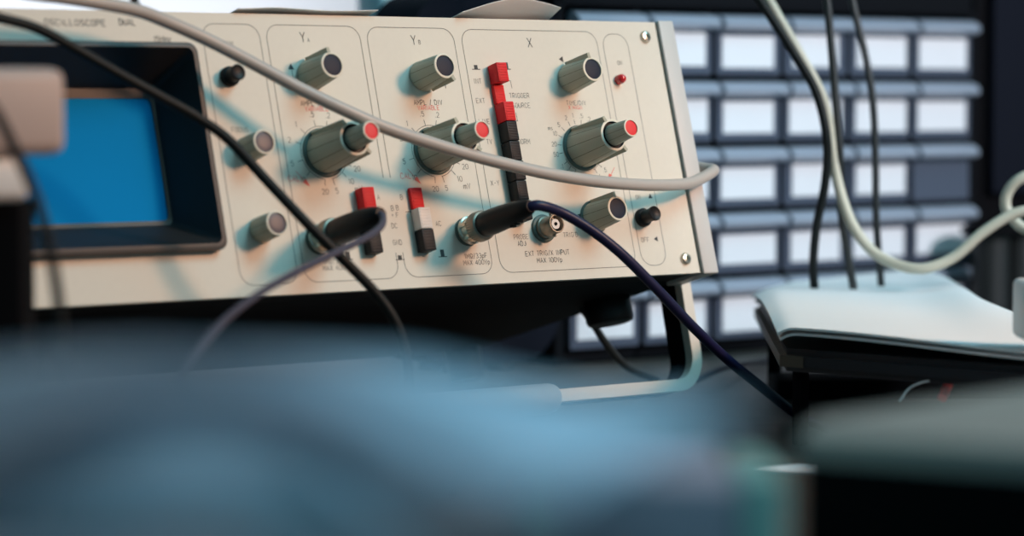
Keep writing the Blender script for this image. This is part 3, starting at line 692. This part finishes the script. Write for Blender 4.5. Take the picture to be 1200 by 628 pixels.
# mint cap and lavender packet at the bottom
c = at(630, 600, .56)
bt = thing('bottle', 'blurred small bottle with a mint green cap behind the near edge of the blue crate', 'bottle', V((c.x, c.y, BENCH)))
f = lambda a, b, h: V((c.x+a/1000, c.y+b/1000, BENCH+h/1000))
H = (c.z-BENCH)*1000
bm = NB(); lathe(bm, [(9, 0), (10, 1.5), (10, H-28), (8, H-20), (4.5, H-14), (4.5, H-5)], n=32, capstart=True, xf=f); obj('bottle_body', bm, M['white'], bt, inv(bt))
bm = NB(); lathe(bm, [(6, H-11), (6.3, H-10), (6.2, H+4), (5, H+6), (2, H+6.4)], n=32, capstart=True, xf=f); obj('bottle_cap', bm, M['mint'], bt, inv(bt), label='mint green cap')
o = at(868, 577, .63); bm = NB(); bx(bm, (-.039, 0, BENCH-o.z), (0, .07, .002), .003, 3, Matrix.Translation(o) @ RZ)
tag(obj('component_box', bm, M['lav'], base=True), 'blurred lavender box on the bench beside the blue crate', 'box')
o = at(921, 580, .63); bm = NB(); bx(bm, (-.0095, 0, BENCH-o.z), (0, .05, .004), .002, 2, Matrix.Translation(o) @ RZ)
tag(obj('small_box', bm, M['mint'], base=True), 'blurred pale teal box against the right end of the lavender box', 'box')
# paper edge on the bench
a = atz(865, 551, BENCH); b = atz(935, 546, BENCH); bm = NB(); hull(bm, BENCH, BENCH+.001, [a, b, b+V((.1, -.14, 0)), a+V((.08, -.16, 0))])
tag(obj('paper_sheet', bm, M['card'], base=True, smooth=False), 'white paper edge on the bench in front of the navy cable end', 'paper')
# dark case in the right foreground, its lit top put in as grey colour
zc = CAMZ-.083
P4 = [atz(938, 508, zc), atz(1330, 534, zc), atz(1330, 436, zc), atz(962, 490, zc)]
rc = thing('instrument_case', 'blurred black case with its lit top coloured grey in the lower right foreground', 'case', (P4[0]+P4[1])/2-V((0, 0, zc-BENCH)))
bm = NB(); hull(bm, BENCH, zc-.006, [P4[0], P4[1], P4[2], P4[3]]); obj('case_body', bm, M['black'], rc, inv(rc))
bm = NB(); hull(bm, zc-.0058, zc, [P4[0], P4[1], P4[2], P4[3]]); obj('case_lit_top', bm, M['littop'], rc, inv(rc), label='top of the case, coloured grey as if lit')

# ------------------------------------------------------------------ light
def lamp(kind, loc, tgt, power, col, size, name, **k):
    l = bpy.data.lights.new(name, kind); l.energy = power; l.color = col
    o = bpy.data.objects.new(name, l); C.objects.link(o); o.location = loc
    o.rotation_euler = (V(tgt)-V(loc)).to_track_quat('-Z', 'Y').to_euler()
    if kind == 'SPOT': l.shadow_soft_size = size; l.spot_size = R(k.get('cone', 40)); l.spot_blend = k.get('blend', .4)
    if kind == 'AREA': l.shape = 'DISK' if k.get('disk') else 'RECTANGLE'; l.size = size; l.size_y = k.get('sy', size)
    return o
lamp('SPOT', PW(480, 240, 1000), PW(-120, -180, 0), 36, (1.0, .54, .335), .10, 'warm_bench_lamp', cone=46, blend=.6)
lamp('SPOT', PW(560, 900, 1100), PW(80, -30, 0), 90, (.36, .84, 1.0), .50, 'cool_ceiling_lamp', cone=43, blend=1.0)
lamp('SPOT', V((1.60, .02, 1.45)), V((1.37, 1.33, .845)), 71, (.96, .94, 1.0), .15, 'white_shelf_lamp', cone=33, blend=.5)
lamp('SPOT', V((.36, .33, 1.36)), at(700, 485, .42), 11.0, (.74, .88, 1.0), (.03), 'crate_fill_light', cone=22, blend=1.0)  # added unseen spot, lights the crate and fades towards its left
lamp('SPOT', V((1.05, .35, 1.65)), at(1180, 470, .72), 10, (1.0, .90, .82), .08, 'case_top_fill_light', cone=26, blend=1.0)  # added spot out of view, brightens the foreground case top
lamp('SPOT', V((1.0, 1.62, 1.75)), V((1.35, 2.1, .98)), 62, (.93, .95, 1.0), .06, 'wall_fill_light', cone=62, blend=.6)  # added spot with no visible source, whitens the back wall
w = bpy.data.worlds.new('room'); w.use_nodes = True; bpy.context.scene.world = w
w.node_tree.nodes['Background'].inputs['Color'].default_value = (.36, .82, 1.0, 1); w.node_tree.nodes['Background'].inputs['Strength'].default_value = .22

# ------------------------------------------------------------------ camera
cd = bpy.data.cameras.new('camera'); cam = bpy.data.objects.new('camera', cd); C.objects.link(cam)
cd.sensor_width = 36; cd.lens = F/1200*36; cd.clip_start = .02; cd.clip_end = 50
cam.location = EYE; cam.rotation_euler = Matrix((rt, up, -fw)).transposed().to_euler()
cd.dof.use_dof = True; cd.dof.focus_distance = 1.41; cd.dof.aperture_fstop = 5.0
sc = bpy.context.scene; sc.camera = cam
sc.view_settings.view_transform = 'Standard'; sc.view_settings.look = 'None'
sc.view_settings.gamma = 1; sc.view_settings.use_curve_mapping = False; sc.view_settings.exposure = 0
